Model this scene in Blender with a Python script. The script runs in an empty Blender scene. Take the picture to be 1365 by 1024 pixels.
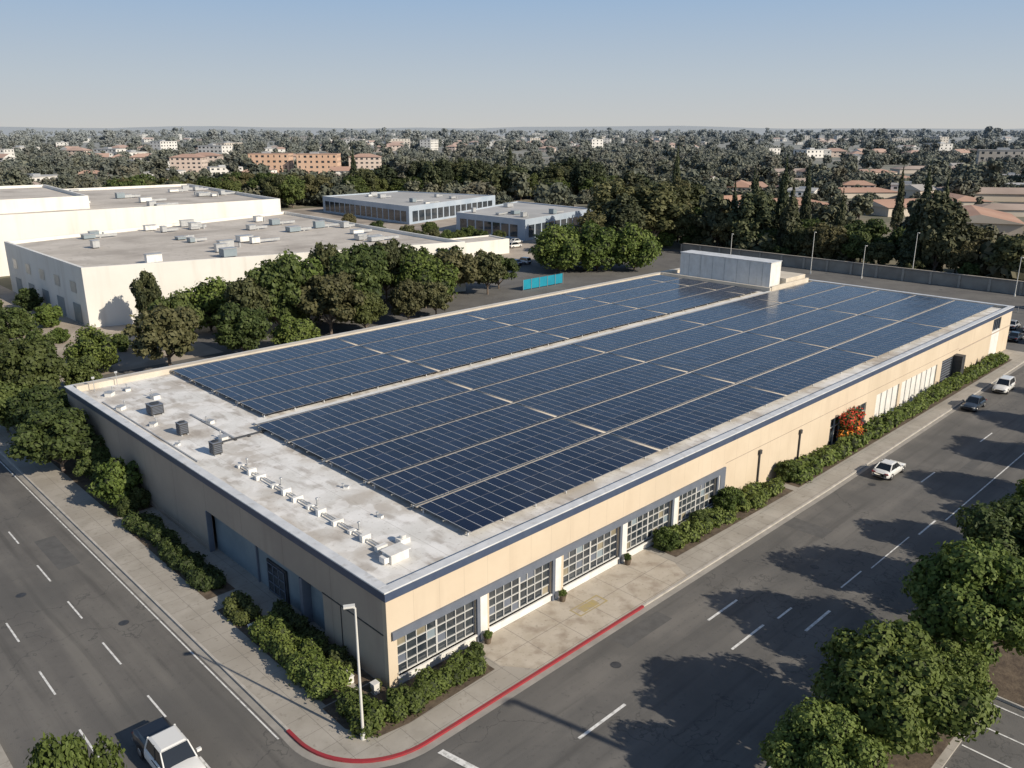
import bpy, math, random
import numpy as np
from mathutils import Vector, Matrix
random.seed(7)
scene=bpy.context.scene
COL=scene.collection
# ------------------------------------------------------------------ materials
def mat(name,c,rough=.8,c2=None,scale=1.0,detail=6,bump=0,bscale=None,metal=0,spec=.5,coat=0,lo=.35,hi=.65,extra=None):
    m=bpy.data.materials.new(name);m.use_nodes=True;nt=m.node_tree;N=nt.nodes;K=nt.links
    b=N['Principled BSDF'];b.inputs['Roughness'].default_value=rough;b.inputs['Metallic'].default_value=metal
    b.inputs['Specular IOR Level'].default_value=spec;b.inputs['Coat Weight'].default_value=coat
    b.inputs['Base Color'].default_value=(*c,1)
    geo=N.new('ShaderNodeNewGeometry')
    if c2 is not None:
        n=N.new('ShaderNodeTexNoise');n.inputs['Scale'].default_value=scale;n.inputs['Detail'].default_value=detail
        n.inputs['Roughness'].default_value=.6
        K.new(geo.outputs['Position'],n.inputs['Vector'])
        r=N.new('ShaderNodeValToRGB');r.color_ramp.elements[0].position=lo;r.color_ramp.elements[1].position=hi
        r.color_ramp.elements[0].color=(*c,1);r.color_ramp.elements[1].color=(*c2,1)
        K.new(n.outputs['Fac'],r.inputs['Fac']);out=r.outputs['Color']
        for (sc,lo2,hi2,col,amt,stretch) in (extra or []):
            mp=N.new('ShaderNodeMapping');mp.inputs['Scale'].default_value=stretch
            K.new(geo.outputs['Position'],mp.inputs['Vector'])
            n2=N.new('ShaderNodeTexNoise');n2.inputs['Scale'].default_value=sc;n2.inputs['Detail'].default_value=4
            K.new(mp.outputs['Vector'],n2.inputs['Vector'])
            mr=N.new('ShaderNodeMapRange');mr.inputs['From Min'].default_value=lo2;mr.inputs['From Max'].default_value=hi2
            mr.inputs['To Max'].default_value=amt
            K.new(n2.outputs['Fac'],mr.inputs['Value'])
            mx=N.new('ShaderNodeMix');mx.data_type='RGBA';mx.inputs['B'].default_value=(*col,1)
            K.new(mr.outputs['Result'],mx.inputs['Factor']);K.new(out,mx.inputs['A']);out=mx.outputs['Result']
        K.new(out,b.inputs['Base Color'])
    if bump:
        n3=N.new('ShaderNodeTexNoise');n3.inputs['Scale'].default_value=bscale or scale*8;n3.inputs['Detail'].default_value=3
        K.new(geo.outputs['Position'],n3.inputs['Vector'])
        bp=N.new('ShaderNodeBump');bp.inputs['Strength'].default_value=bump;bp.inputs['Distance'].default_value=.05
        K.new(n3.outputs['Fac'],bp.inputs['Height']);K.new(bp.outputs['Normal'],b.inputs['Normal'])
    return m
def mixin(m,fac,col):
    nt=m.node_tree;N=nt.nodes;K=nt.links;b=N['Principled BSDF'];src=b.inputs['Base Color'].links[0].from_socket
    mx=N.new('ShaderNodeMix');mx.data_type='RGBA';mx.inputs['B'].default_value=(*col,1)
    K.new(fac,mx.inputs['Factor']);K.new(src,mx.inputs['A']);K.new(mx.outputs['Result'],b.inputs['Base Color'])
def crackmix(m,scale,width,col,amt):
    nt=m.node_tree;N=nt.nodes;K=nt.links
    geo=N.new('ShaderNodeNewGeometry');v=N.new('ShaderNodeTexVoronoi');v.feature='DISTANCE_TO_EDGE';v.inputs['Scale'].default_value=scale
    nz=N.new('ShaderNodeTexNoise');nz.inputs['Scale'].default_value=.6;nz.inputs['Detail'].default_value=5
    K.new(geo.outputs['Position'],nz.inputs['Vector'])
    ad=N.new('ShaderNodeVectorMath');ad.operation='MULTIPLY_ADD';ad.inputs[1].default_value=(6,6,6)
    K.new(nz.outputs['Color'],ad.inputs[0]);K.new(geo.outputs['Position'],ad.inputs[2]);K.new(ad.outputs[0],v.inputs['Vector'])
    mr=N.new('ShaderNodeMapRange');mr.inputs['From Max'].default_value=width
    mr.inputs['To Min'].default_value=amt;mr.inputs['To Max'].default_value=0
    K.new(v.outputs['Distance'],mr.inputs['Value']);mixin(m,mr.outputs['Result'],col)
def seams(m,vec,period,width,col,amt):
    nt=m.node_tree;N=nt.nodes;K=nt.links
    geo=N.new('ShaderNodeNewGeometry');dt=N.new('ShaderNodeVectorMath');dt.operation='DOT_PRODUCT';dt.inputs[1].default_value=vec
    K.new(geo.outputs['Position'],dt.inputs[0])
    pm=N.new('ShaderNodeMath');pm.operation='PINGPONG';pm.inputs[1].default_value=period/2
    K.new(dt.outputs['Value'],pm.inputs[0])
    lt=N.new('ShaderNodeMath');lt.operation='LESS_THAN';lt.inputs[1].default_value=width/2
    K.new(pm.outputs[0],lt.inputs[0]);mu=N.new('ShaderNodeMath');mu.operation='MULTIPLY';mu.inputs[1].default_value=amt
    K.new(lt.outputs[0],mu.inputs[0]);mixin(m,mu.outputs[0],col)
HAZE_TINT=(.33,.365,.385)  # aerial haze as a plain colour for distant albedos
def tint_haze(m,f0=180,f1=3800,amt=.9,col=HAZE_TINT,pw=.7):  # paints haze into the base colour, stronger farther from the origin
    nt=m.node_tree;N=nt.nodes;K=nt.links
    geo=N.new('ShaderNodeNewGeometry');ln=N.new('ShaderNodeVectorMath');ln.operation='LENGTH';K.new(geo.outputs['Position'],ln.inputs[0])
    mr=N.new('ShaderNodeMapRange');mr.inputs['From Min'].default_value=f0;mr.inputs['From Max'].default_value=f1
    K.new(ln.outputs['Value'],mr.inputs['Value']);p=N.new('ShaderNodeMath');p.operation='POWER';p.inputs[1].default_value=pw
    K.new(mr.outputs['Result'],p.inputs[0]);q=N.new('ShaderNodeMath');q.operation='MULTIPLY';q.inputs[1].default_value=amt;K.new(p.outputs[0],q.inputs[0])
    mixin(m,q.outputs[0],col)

asphalt=mat('asphalt',(.11,.107,.103),.88,(.145,.14,.133),.35,6,.2,14,extra=[(.12,.45,.65,(.165,.16,.15),.7,(1,1,1)),(2.5,.58,.7,(.07,.07,.07),.5,(1,1,1))])
crackmix(asphalt,.09,.008,(.05,.05,.05),.6)
asphalt_x=mat('asphalt_lanes',(.11,.107,.102),.88,(.143,.137,.128),.35,6,.2,14,extra=[(.5,.46,.66,(.19,.18,.165),.7,(.06,1,1)),(.8,.54,.7,(.072,.07,.067),.6,(.08,1.5,1)),(3,.6,.72,(.06,.06,.06),.45,(1,1,1)),(.09,.5,.62,(.095,.093,.089),.6,(1,1,1))])
crackmix(asphalt_x,.06,.006,(.05,.05,.05),.65)
asphalt_y=mat('asphalt_lanes_left',(.113,.107,.1),.88,(.14,.133,.123),.35,6,.2,14,extra=[(.5,.46,.66,(.185,.175,.157),.7,(1,.06,1)),(.8,.54,.7,(.072,.069,.065),.6,(1.5,.08,1)),(3,.6,.72,(.06,.06,.06),.45,(1,1,1)),(.09,.5,.62,(.095,.093,.089),.6,(1,1,1))])
crackmix(asphalt_y,.06,.006,(.05,.05,.05),.65)
concrete=mat('sidewalk_concrete',(.32,.295,.255),.9,(.42,.39,.345),.5,6,.15,12,extra=[(.25,.5,.7,(.25,.225,.19),.7,(1,1,1)),(3,.6,.75,(.17,.15,.12),.55,(1,1,1))])
seams(concrete,(1,0,0),1.6,.035,(.14,.13,.12),.6);seams(concrete,(0,1,0),1.6,.035,(.14,.13,.12),.6)
apron=mat('apron_concrete',(.42,.37,.30),.9,(.50,.45,.38),.6,6,.15,12,extra=[(.8,.5,.7,(.28,.23,.18),.8,(1,1,1)),(5,.6,.75,(.17,.15,.12),.5,(1,1,1))])
seams(apron,(1,0,0),3.2,.05,(.14,.13,.12),.6);seams(apron,(0,1,0),2.4,.05,(.14,.13,.12),.6)
kerbm=mat('kerb_concrete',(.38,.36,.32),.9,(.5,.47,.43),1.2,5)
redk=mat('red_kerb_paint',(.32,.03,.04),.7,(.22,.05,.05),1.5,6,lo=.45,hi=.75)
paint=mat('road_paint',(.74,.74,.72),.7,(.36,.355,.34),2.6,6,lo=.48,hi=.7)
yelp=mat('yellow_paint',(.42,.33,.12),.8,(.34,.29,.2),2.2,6)
mulch=mat('mulch',(.075,.055,.04),.95,(.15,.115,.08),2,6,.5,8)
terr=mat('ground_cover',(.09,.095,.05),.95,(.27,.23,.17),.02,8,.3,1,lo=.42,hi=.6)
plaza=mat('plaza_paving',(.34,.29,.24),.9,(.44,.385,.325),.2,6,extra=[(.06,.5,.6,(.2,.17,.14),.7,(1,1,1))])
beige=mat('beige_stucco',(.60,.50,.375),.85,(.65,.55,.42),.25,5,.08,20,extra=[(.8,.56,.75,(.47,.38,.28),.35,(1,1,.15)),(.12,.5,.7,(.55,.46,.345),.6,(1,1,1))])
seams(beige,(1,0,0),2.05,.035,(.40,.33,.245),.5)
taupe=mat('taupe_stucco',(.40,.33,.265),.85,(.45,.375,.30),.25,5,.08,20,extra=[(.8,.55,.75,(.30,.24,.19),.4,(1,1,.13)),(.12,.5,.7,(.35,.285,.23),.7,(1,1,1))])
seams(taupe,(0,1,0),6.1,.04,(.2,.16,.13),.6)
navy=mat('navy_fascia',(.05,.07,.125),.45,(.065,.09,.145),.8,4)
coping=mat('coping_metal',(.56,.575,.59),.5,(.68,.69,.70),.7,5,extra=[(1.3,.55,.7,(.4,.39,.37),.6,(1,1,1))])
slate=mat('slate_trim',(.12,.14,.18),.6,(.15,.17,.21),.8,4)
slatep=mat('slate_panel',(.2,.25,.28),.55,(.25,.30,.33),.5,4)
whitep=mat('white_trim',(.68,.67,.64),.6,(.78,.77,.74),1,4,extra=[(1.2,.55,.72,(.5,.47,.42),.5,(1,1,.2))])
membrane=mat('roof_membrane',(.64,.63,.60),.8,(.80,.79,.77),.3,6,extra=[(.25,.47,.62,(.46,.415,.36),.75,(1,1,1)),(1.1,.53,.68,(.34,.30,.26),.65,(1,.35,1)),(5,.6,.75,(.26,.23,.2),.5,(1,1,1)),(.6,.55,.6,(.83,.82,.8),.5,(1,1,1))])
seams(membrane,(1,0,0),3.0,.05,(.42,.40,.37),.5)
parabeige=mat('parapet_beige',(.54,.48,.39),.85,(.62,.56,.47),.6,5)
gravelroof=mat('weathered_roof',(.46,.42,.37),.9,(.58,.535,.48),.08,6,extra=[(.1,.5,.66,(.33,.295,.26),.7,(1,1,1)),(.6,.55,.72,(.64,.6,.55),.6,(.3,1,1)),(1.5,.58,.75,(.27,.24,.21),.5,(1,.4,1))])
greyroof=mat('grey_roof',(.36,.36,.355),.85,(.46,.455,.445),.06,6)
creamw=mat('cream_wall',(.72,.70,.65),.85,(.78,.76,.71),.1,6,extra=[(.5,.52,.75,(.56,.52,.46),.5,(1,1,.1))])
bluew=mat('pale_blue_wall',(.33,.40,.48),.5,(.42,.48,.55),.15,4)
glassd=mat('window_glass',(.022,.03,.04),.06,(.06,.07,.08),.5,3,spec=1.0)
muntin=mat('window_muntin',(.55,.55,.53),.6)
darkm=mat('dark_metal',(.035,.037,.042),.55,(.06,.062,.066),2,3)
galv=mat('galvanised_metal',(.42,.43,.44),.45,(.52,.53,.53),2,3,metal=.4)
lampm=mat('lamp_post_paint',(.66,.65,.61),.5)
rail=mat('mounting_rail',(.46,.41,.34),.6,(.54,.49,.42),2,3)
pframe=mat('panel_frame_silver',(.66,.68,.70),.4)
pdark=mat('panel_frame_dark',(.12,.13,.16),.4)
bark=mat('bark',(.12,.09,.07),.95,(.2,.16,.13),3,5)
fencem=mat('wall_greybrown',(.24,.22,.195),.9,(.32,.30,.265),.3,6)
teal=mat('teal_fabric',(.0,.20,.30),.7,(.0,.25,.35),.5,4)
tc1=mat('terracotta_roof',(.38,.21,.14),.9,(.48,.29,.20),.05,6)
tc2=mat('brown_tile_roof',(.32,.235,.185),.9,(.44,.34,.275),.05,6)
grr=mat('shingle_roof',(.26,.24,.225),.9,(.36,.34,.32),.05,6)
wh=mat('house_white',(.72,.69,.64),.85,(.78,.75,.71),.05,4)
whb=mat('house_tan',(.54,.46,.37),.85,(.64,.56,.47),.05,4)
orw=mat('apartment_orange',(.66,.40,.25),.85,(.72,.48,.33),.04,4)
pinkw=mat('apartment_pink',(.66,.51,.42),.85,(.70,.57,.48),.04,4)
for m_ in (tc1,tc2,grr,wh,whb,orw,pinkw): tint_haze(m_,200,4200,.8,(.40,.43,.45))  # house roofs and walls get distance haze painted into their colour
tint_haze(terr,300,6000,.97,(.37,.405,.43),.55)  # terrain colour fades to painted haze with distance
flower_r=mat('bougainvillea_red',(.6,.06,.03),.7);flower_o=mat('bougainvillea_orange',(.75,.27,.03),.7)

def pvmat():
    m=mat('photovoltaic_glass',(.01,.01,.02),.18,(.01,.01,.02),1,2);nt=m.node_tree;N=nt.nodes;K=nt.links;b=N['Principled BSDF']
    a=N.new('ShaderNodeAttribute');a.attribute_name='v'
    r=N.new('ShaderNodeValToRGB');r.color_ramp.elements[0].color=(.004,.007,.023,1);r.color_ramp.elements[1].color=(.010,.016,.043,1)
    K.new(a.outputs['Fac'],r.inputs['Fac']);K.new(r.outputs['Color'],b.inputs['Base Color'])
    geo=N.new('ShaderNodeNewGeometry');n=N.new('ShaderNodeTexNoise');n.inputs['Scale'].default_value=.12;n.inputs['Detail'].default_value=6
    K.new(geo.outputs['Position'],n.inputs['Vector'])
    mr=N.new('ShaderNodeMapRange');mr.inputs['From Min'].default_value=.5;mr.inputs['From Max'].default_value=.75;mr.inputs['To Max'].default_value=.16
    K.new(n.outputs['Fac'],mr.inputs['Value']);mixin(m,mr.outputs['Result'],(.09,.1,.115))
    seams(m,(0,1,0),.32,.02,(.05,.06,.09),.4)
    b.inputs['Specular IOR Level'].default_value=.42
    return m
pv=pvmat()
def leafmat(name,dark,mid,light,haze=False,trans=.25,brown=.5):
    m=mat(name,mid,.65,mid,1,2,spec=.3);nt=m.node_tree;N=nt.nodes;K=nt.links;b=N['Principled BSDF']
    a=N.new('ShaderNodeAttribute');a.attribute_name='v'
    oi=N.new('ShaderNodeObjectInfo');ad=N.new('ShaderNodeMath');ad.operation='MULTIPLY_ADD';ad.inputs[1].default_value=.6;
    K.new(oi.outputs['Random'],ad.inputs[0]);K.new(a.outputs['Fac'],ad.inputs[2])
    sb=N.new('ShaderNodeMath');sb.operation='SUBTRACT';sb.inputs[1].default_value=.28;K.new(ad.outputs[0],sb.inputs[0])
    r=N.new('ShaderNodeValToRGB');e=r.color_ramp.elements;e[0].color=(*dark,1);e[1].color=(*light,1);x=e.new(.5);x.color=(*mid,1)
    K.new(sb.outputs[0],r.inputs['Fac']);K.new(r.outputs['Color'],b.inputs['Base Color'])
    lt=N.new('ShaderNodeMapRange');lt.inputs['From Min'].default_value=.5;lt.inputs['From Max'].default_value=1;lt.inputs['To Max'].default_value=brown
    fr=N.new('ShaderNodeMath');fr.operation='FRACT';ml=N.new('ShaderNodeMath');ml.operation='MULTIPLY';ml.inputs[1].default_value=7.31
    K.new(oi.outputs['Random'],ml.inputs[0]);K.new(ml.outputs[0],fr.inputs[0]);K.new(fr.outputs[0],lt.inputs['Value'])
    mixin(m,lt.outputs['Result'],(mid[0]*1.5,mid[1]*1.08,mid[2]*1.3))
    if haze: tint_haze(m)
    if trans:
        out=b.inputs['Base Color'].links[0].from_socket
        t=N.new('ShaderNodeBsdfTranslucent');K.new(out,t.inputs['Color']);ms=N.new('ShaderNodeMixShader');ms.inputs[0].default_value=trans
        K.new(b.outputs[0],ms.inputs[1]);K.new(t.outputs[0],ms.inputs[2]);K.new(ms.outputs[0],N['Material Output'].inputs['Surface'])
    return m
lf_green=leafmat('leaves_green',(.034,.052,.016),(.08,.112,.032),(.15,.185,.055))
lf_olive=leafmat('leaves_olive',(.045,.055,.024),(.10,.11,.046),(.17,.168,.078))
lf_bright=leafmat('leaves_bright',(.046,.074,.016),(.108,.155,.034),(.185,.235,.06),brown=.2)
lf_dark=leafmat('leaves_conifer',(.022,.031,.015),(.05,.064,.03),(.10,.11,.05),trans=0)
lf_far=leafmat('leaves_distant_haze_tint',(.036,.044,.022),(.078,.084,.042),(.14,.138,.072),haze=True,trans=0)  # far leaf colour includes painted aerial haze
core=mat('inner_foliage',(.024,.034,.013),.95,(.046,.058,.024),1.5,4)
core_far=mat('inner_foliage_haze_tint',(.035,.043,.02),.95,(.06,.07,.034),.1,3);tint_haze(core_far)  # crown cores of far trees, haze mixed into their colour too

# ------------------------------------------------------------------ mesh builder
def link(o,parent=None):
    COL.objects.link(o)
    if parent: o.parent=parent
    return o
def empty(name,loc=(0,0,0)):
    e=bpy.data.objects.new(name,None);e.location=loc;e.empty_display_size=.5;return link(e)
class MB:
    def __init__(s): s.v=[];s.f=[];s.m=[];s.mats=[];s.sm=[]
    def mi(s,m):
        if m not in s.mats:s.mats.append(m)
        return s.mats.index(m)
    def mesh(s,vs,fs,m,sm=False):
        b=len(s.v);s.v+=[tuple(p) for p in vs]
        k=s.mi(m)
        for f in fs: s.f.append(tuple(b+i for i in f));s.m.append(k);s.sm.append(sm)
    def face(s,pts,m,sm=False): s.mesh(pts,[tuple(range(len(pts)))],m,sm)
    def box(s,x0,x1,y0,y1,z0,z1,m):
        vs=[(x,y,z) for z in(z0,z1) for x,y in((x0,y0),(x1,y0),(x1,y1),(x0,y1))]
        s.mesh(vs,[(3,2,1,0),(4,5,6,7),(0,1,5,4),(1,2,6,5),(2,3,7,6),(3,0,4,7)],m)
    def prism(s,poly,z0,z1,m,mtop=None):
        n=len(poly);vs=[(x,y,z0) for x,y in poly]+[(x,y,z1) for x,y in poly]
        s.mesh(vs,[(i,(i+1)%n,n+(i+1)%n,n+i) for i in range(n)],m)
        s.mesh([(x,y,z1) for x,y in poly],[tuple(range(n))],mtop or m)
    def tube(s,p0,p1,r0,r1,m,n=8,cap=True):
        p0=Vector(p0);p1=Vector(p1);d=(p1-p0).normalized()
        a=d.orthogonal().normalized();b=d.cross(a)
        vs=[p0+(a*math.cos(t)+b*math.sin(t))*r0 for t in[2*math.pi*i/n for i in range(n)]]+[p1+(a*math.cos(t)+b*math.sin(t))*r1 for t in[2*math.pi*i/n for i in range(n)]]
        fs=[(i,(i+1)%n,n+(i+1)%n,n+i) for i in range(n)]
        s.mesh(vs,fs,m,True)
        if cap:
            s.mesh(vs[:n],[tuple(range(n))[::-1]],m);s.mesh(vs[n:],[tuple(range(n))],m)
    def data(s,name):
        me=bpy.data.meshes.new(name);me.from_pydata(s.v,[],s.f)
        for m in s.mats: me.materials.append(m)
        me.polygons.foreach_set('material_index',s.m);me.polygons.foreach_set('use_smooth',s.sm);me.update();return me
    def obj(s,name,parent=None,bevel=0,loc=None,rot=0):
        o=bpy.data.objects.new(name,s.data(name));link(o,parent)
        if loc:o.location=loc
        if rot:o.rotation_euler=(0,0,rot)
        if bevel:
            md=o.modifiers.new('b','BEVEL');md.width=bevel;md.segments=2;md.limit_method='ANGLE'
        return o
def npmesh(name,V,Q,mi,mats,attr=None):
    me=bpy.data.meshes.new(name);nv=len(V);nq=len(Q);k=Q.shape[1]
    me.vertices.add(nv);me.vertices.foreach_set('co',V.astype(np.float32).ravel())
    me.loops.add(nq*k);me.loops.foreach_set('vertex_index',Q.astype(np.int32).ravel())
    me.polygons.add(nq);me.polygons.foreach_set('loop_start',np.arange(0,nq*k,k,dtype=np.int32));me.polygons.foreach_set('loop_total',np.full(nq,k,dtype=np.int32))
    for m in mats:me.materials.append(m)
    me.polygons.foreach_set('material_index',mi.astype(np.int32))
    me.update(calc_edges=True)
    if attr is not None:
        a=me.attributes.new('v','FLOAT','FACE');a.data.foreach_set('value',attr.astype(np.float32))
    return me
def cards(P,Nrm,size,rng,elong=1.5):
    n=len(P);rv=rng.normal(size=(n,3))
    Nn=Nrm+rng.normal(size=(n,3))*.55;Nn/=np.linalg.norm(Nn,axis=1,keepdims=True)+1e-9
    A=np.cross(Nn,rv);A/=np.linalg.norm(A,axis=1,keepdims=True)+1e-9;B=np.cross(Nn,A)
    s=(size*rng.uniform(.6,1.3,n))[:,None]
    a=A*s*.5*elong;b=B*s*.5
    V=np.stack([P-a,P-b*1.0+a*.1,P+a,P+b+a*.1],1).reshape(-1,3)
    Q=np.arange(n*4).reshape(n,4);return V,Q
import bmesh
def icos(sub):
    bm=bmesh.new();bmesh.ops.create_icosphere(bm,subdivisions=sub,radius=1);V=np.array([v.co[:] for v in bm.verts]);F=np.array([[v.index for v in f.verts] for f in bm.faces]);bm.free();return V,F
ICO=icos(2)
def foliage_mesh(name,lobes,nleaf,size,lmat,seed,trunk=None,corek=.72):
    rng=np.random.default_rng(seed)
    C=np.array([l[0] for l in lobes],float);R=np.array([l[1] for l in lobes],float)
    area=(R.mean(1)**2);cnt=(nleaf*area/area.sum()).astype(int)
    PV=[];PQ=[];PM=[];PA=[];off=0
    for i in range(len(C)):
        n=max(cnt[i],4);u=rng.normal(size=(n,3));u/=np.linalg.norm(u,axis=1,keepdims=True)
        k=1+.16*np.sin(u[:,0]*5+i)*np.cos(u[:,1]*6+i*2)+.1*np.sin(u[:,2]*9+i)
        rad=k*(rng.uniform(.72,1.0,n)**.6+ (rng.random(n)<.14)*rng.uniform(.02,.3,n))
        P=C[i]+u*R[i]*rad[:,None]
        keep=np.ones(n,bool)
        for j in range(len(C)):
            if j!=i: keep&=(np.linalg.norm((P-C[j])/R[j],axis=1)>.72)
        P=P[keep];u=u[keep]
        if len(P)==0: continue
        up=u+np.array([0,0,.35])
        V,Q=cards(P,up,size,rng)
        PV.append(V);PQ.append(Q+off);off+=len(V)
        lv=rng.uniform(-.2,.2);PM.append(np.zeros(len(Q)));PA.append(np.clip(.48+lv+rng.normal(0,.17,len(Q)),0,1))
    IV,IF=ICO
    for i in range(len(C)):
        k=corek*(1+.12*np.sin(IV[:,0]*4+i)*np.cos(IV[:,1]*5+i)+.08*rng.normal(size=len(IV)))
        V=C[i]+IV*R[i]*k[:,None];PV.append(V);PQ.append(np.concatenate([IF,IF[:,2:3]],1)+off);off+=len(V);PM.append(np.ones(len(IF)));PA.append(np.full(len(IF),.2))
    if trunk:
        t=MB()
        for (p0,p1,r0,r1) in trunk:t.tube(p0,p1,r0,r1,bark,7)
        V=np.array(t.v)
        fs=[f for f in t.f if len(f)==4]
        PV.append(V);PQ.append(np.array(fs)+off);off+=len(V);PM.append(np.full(len(fs),2));PA.append(np.zeros(len(fs)))
    V=np.concatenate(PV);Q=np.concatenate(PQ);M=np.concatenate(PM);A=np.concatenate(PA)
    tri=Q[:,2]==Q[:,3]
    me=bpy.data.meshes.new(name)
    nt_=tri.sum();nq=(~tri).sum()
    me.vertices.add(len(V));me.vertices.foreach_set('co',V.astype(np.float32).ravel())
    L=np.concatenate([Q[~tri].ravel(),Q[tri][:,:3].ravel()]);me.loops.add(len(L));me.loops.foreach_set('vertex_index',L.astype(np.int32))
    me.polygons.add(int(nt_+nq))
    ls=np.concatenate([np.arange(nq)*4,nq*4+np.arange(nt_)*3]);lt=np.concatenate([np.full(nq,4),np.full(nt_,3)])
    me.polygons.foreach_set('loop_start',ls.astype(np.int32));me.polygons.foreach_set('loop_total',lt.astype(np.int32))
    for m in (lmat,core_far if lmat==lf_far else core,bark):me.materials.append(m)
    me.polygons.foreach_set('material_index',np.concatenate([M[~tri],M[tri]]).astype(np.int32))
    me.update(calc_edges=True)
    a=me.attributes.new('v','FLOAT','FACE');a.data.foreach_set('value',np.concatenate([A[~tri],A[tri]]).astype(np.float32))
    return me
def broad(name,h,r,nl,size,lmat,seed,k=20,low=.28,flat=.8,lob=(.24,.4),ck=.62):
    rng=random.Random(seed);lobes=[];zc=h*(low+1)/2;hz=h*(1-low)/2
    ax,ay=rng.uniform(.8,1.1),rng.uniform(.8,1.1)
    lobes.append(((0,0,zc),(r*.5,r*.5,hz*.6)))
    for i in range(k):
        a=i*2.399+rng.uniform(-.5,.5);t=(i+.5)/k*1.75-.8;t=max(-.85,min(.95,t+rng.uniform(-.18,.18)))
        rr=math.sqrt(max(0,1-t*t))*rng.uniform(.5,.95)
        s=rng.uniform(*lob)*r
        lobes.append(((math.cos(a)*rr*r*ax,math.sin(a)*rr*r*ay,zc+t*hz*rng.uniform(.65,.92)),(s,s*rng.uniform(.8,1.2),s*flat)))
    tr=[((0,0,-.3),(.05,.03,h*low+.01),.027*h,.021*h),((.05,.03,h*low),(.1,0,zc),.02*h,.012*h)]
    for i in range(6):
        l=lobes[(1+i*3)%len(lobes)][0];tr.append(((.05,.03,h*low*rng.uniform(.75,1.1)),l,.014*h,.005*h))
    return foliage_mesh(name,lobes,nl,size,lmat,seed,tr,ck)
def conifer(name,h,r,nl,size,lmat,seed):
    rng=random.Random(seed);lobes=[];n=16
    for i in range(n):
        t=i/(n-1);z=h*(.12+.84*t);rad=r*(1-t)**.75+.15
        m=3 if t<.8 else 1
        for j in range(m):
            a=rng.uniform(0,6.28);d=rad*.5*(m>1)
            s=rad*rng.uniform(.45,.75)
            lobes.append(((math.cos(a)*d,math.sin(a)*d,z+rng.uniform(-.3,.3)),(s,s,h*.05+.25)))
    return foliage_mesh(name,lobes,nl,size,lmat,seed,[((0,0,-.3),(0,0,h*.95),.02*h,.004*h)])
def place(name,me,x,y,s=1,sz=None,z=0,parent=None):
    o=bpy.data.objects.new(name,me);link(o,parent);o.location=(x,y,z);o.scale=(s*random.uniform(.9,1.1),s*random.uniform(.9,1.1),sz or s);o.rotation_euler=(0,0,random.uniform(0,6.28));return o

near=[broad('n%d'%i,7.4,4.0,26000,.2,lf_bright if i!=2 else lf_green,40+i,k=40,low=.2,lob=(.15,.34),ck=.5) for i in range(3)]
midG=[broad('mg%d'%i,10,5.2,7500,.45,lf_green,60+i,k=32,low=.15,lob=(.16,.36)) for i in range(3)]
midO=[broad('mo%d'%i,10,5.0,6500,.45,lf_olive,70+i,k=30,low=.2,lob=(.15,.34)) for i in range(3)]
midB=[broad('mb%d'%i,10,6.2,8000,.45,lf_bright,80+i,k=36,low=.05,flat=.9,lob=(.2,.36)) for i in range(2)]
midT=[broad('mt%d'%i,16,4.2,6000,.5,[lf_olive,lf_dark][i],85+i,k=32,low=.18,flat=1.1,lob=(.18,.42)) for i in range(2)]
midD=[broad('md%d'%i,14,5.0,6000,.6,lf_dark,90+i,k=28,low=.12,flat=1.1) for i in range(2)]
con=[conifer('cn%d'%i,16,3.2,5000,.5,lf_dark,100+i) for i in range(2)]
farT=[broad('ft%d'%i,[9,11,8,15,7][i],[6.5,5.5,8,3.4,9][i],1000,1.2,lf_far,110+i,k=13,low=.08,lob=(.24,.45)) for i in range(5)]
bushM=[broad('bs%d'%i,2.4,1.5,4500,.15,[lf_bright,lf_green][i],120+i,k=18,low=.0) for i in range(2)]

# ------------------------------------------------------------------ ground
def sheet(name,poly,z,m):
    b=MB();b.face([(x,y,z) for x,y in poly],m);return b.obj(name)
def rect(x0,x1,y0,y1): return [(x0,y0),(x1,y0),(x1,y1),(x0,y1)]
def terrain():
    g=np.concatenate([-np.geomspace(16000,60,46)[:-1],np.linspace(-60,60,5),np.geomspace(60,16000,46)[1:]]);n=len(g)
    X,Y=np.meshgrid(g+100,g+60,indexing='ij');D=np.hypot(X-100,Y-60)
    Z=-.03+np.clip((D-9000)/6000,0,1)**1.5*(45+35*np.sin(X/2300+1)*np.cos(Y/1900)+25*np.sin(X/900+Y/1300))
    V=np.stack([X,Y,Z],-1).reshape(-1,3);i,j=np.meshgrid(np.arange(n-1),np.arange(n-1),indexing='ij')
    a=(i*n+j).ravel();Q=np.stack([a,a+n,a+n+1,a+1],1)
    me=npmesh('ground',V,Q,np.zeros(len(Q)),[terr]);return link(bpy.data.objects.new('ground',me))
terrain()
sheet('parking_lot',rect(-20,175,60,118),.000,asphalt)
sheet('rear_parking_lot',rect(118.5,172,-60,60),.0,asphalt)
sheet('street',rect(-300,118.5,-19.5,2),.004,asphalt_x)
sheet('side_street',[(-18.4,-300),(-6,-300),(-6,300),(-18.4,300)],.008,asphalt_y)
sheet('parking_lot',rect(-4,118,-120,-26),.0,asphalt)
sheet('plaza',rect(-6,30,84,118),.010,plaza)
sheet('plaza',rect(-6,21,118.1,186),.0,plaza)
sheet('industrial_yard',rect(100,260,118.1,290),.0,plaza)
arc=[(-1.2+5*math.cos(math.radians(a)),0+5*math.sin(math.radians(a))) for a in range(180,271,6)]
outer=arc+[(47,-4.95),(118,-4.0)]
b=MB();b.prism(outer+[(118,64),(-6.2,64)],-.1,.13,concrete);b.obj('sidewalk')
b=MB();b.prism(rect(-6.2,-3.2,64.02,200),-.1,.13,concrete);b.obj('sidewalk')
b=MB();b.prism(rect(-25,-18.4,-300,300),-.1,.13,concrete);b.obj('sidewalk')
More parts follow.
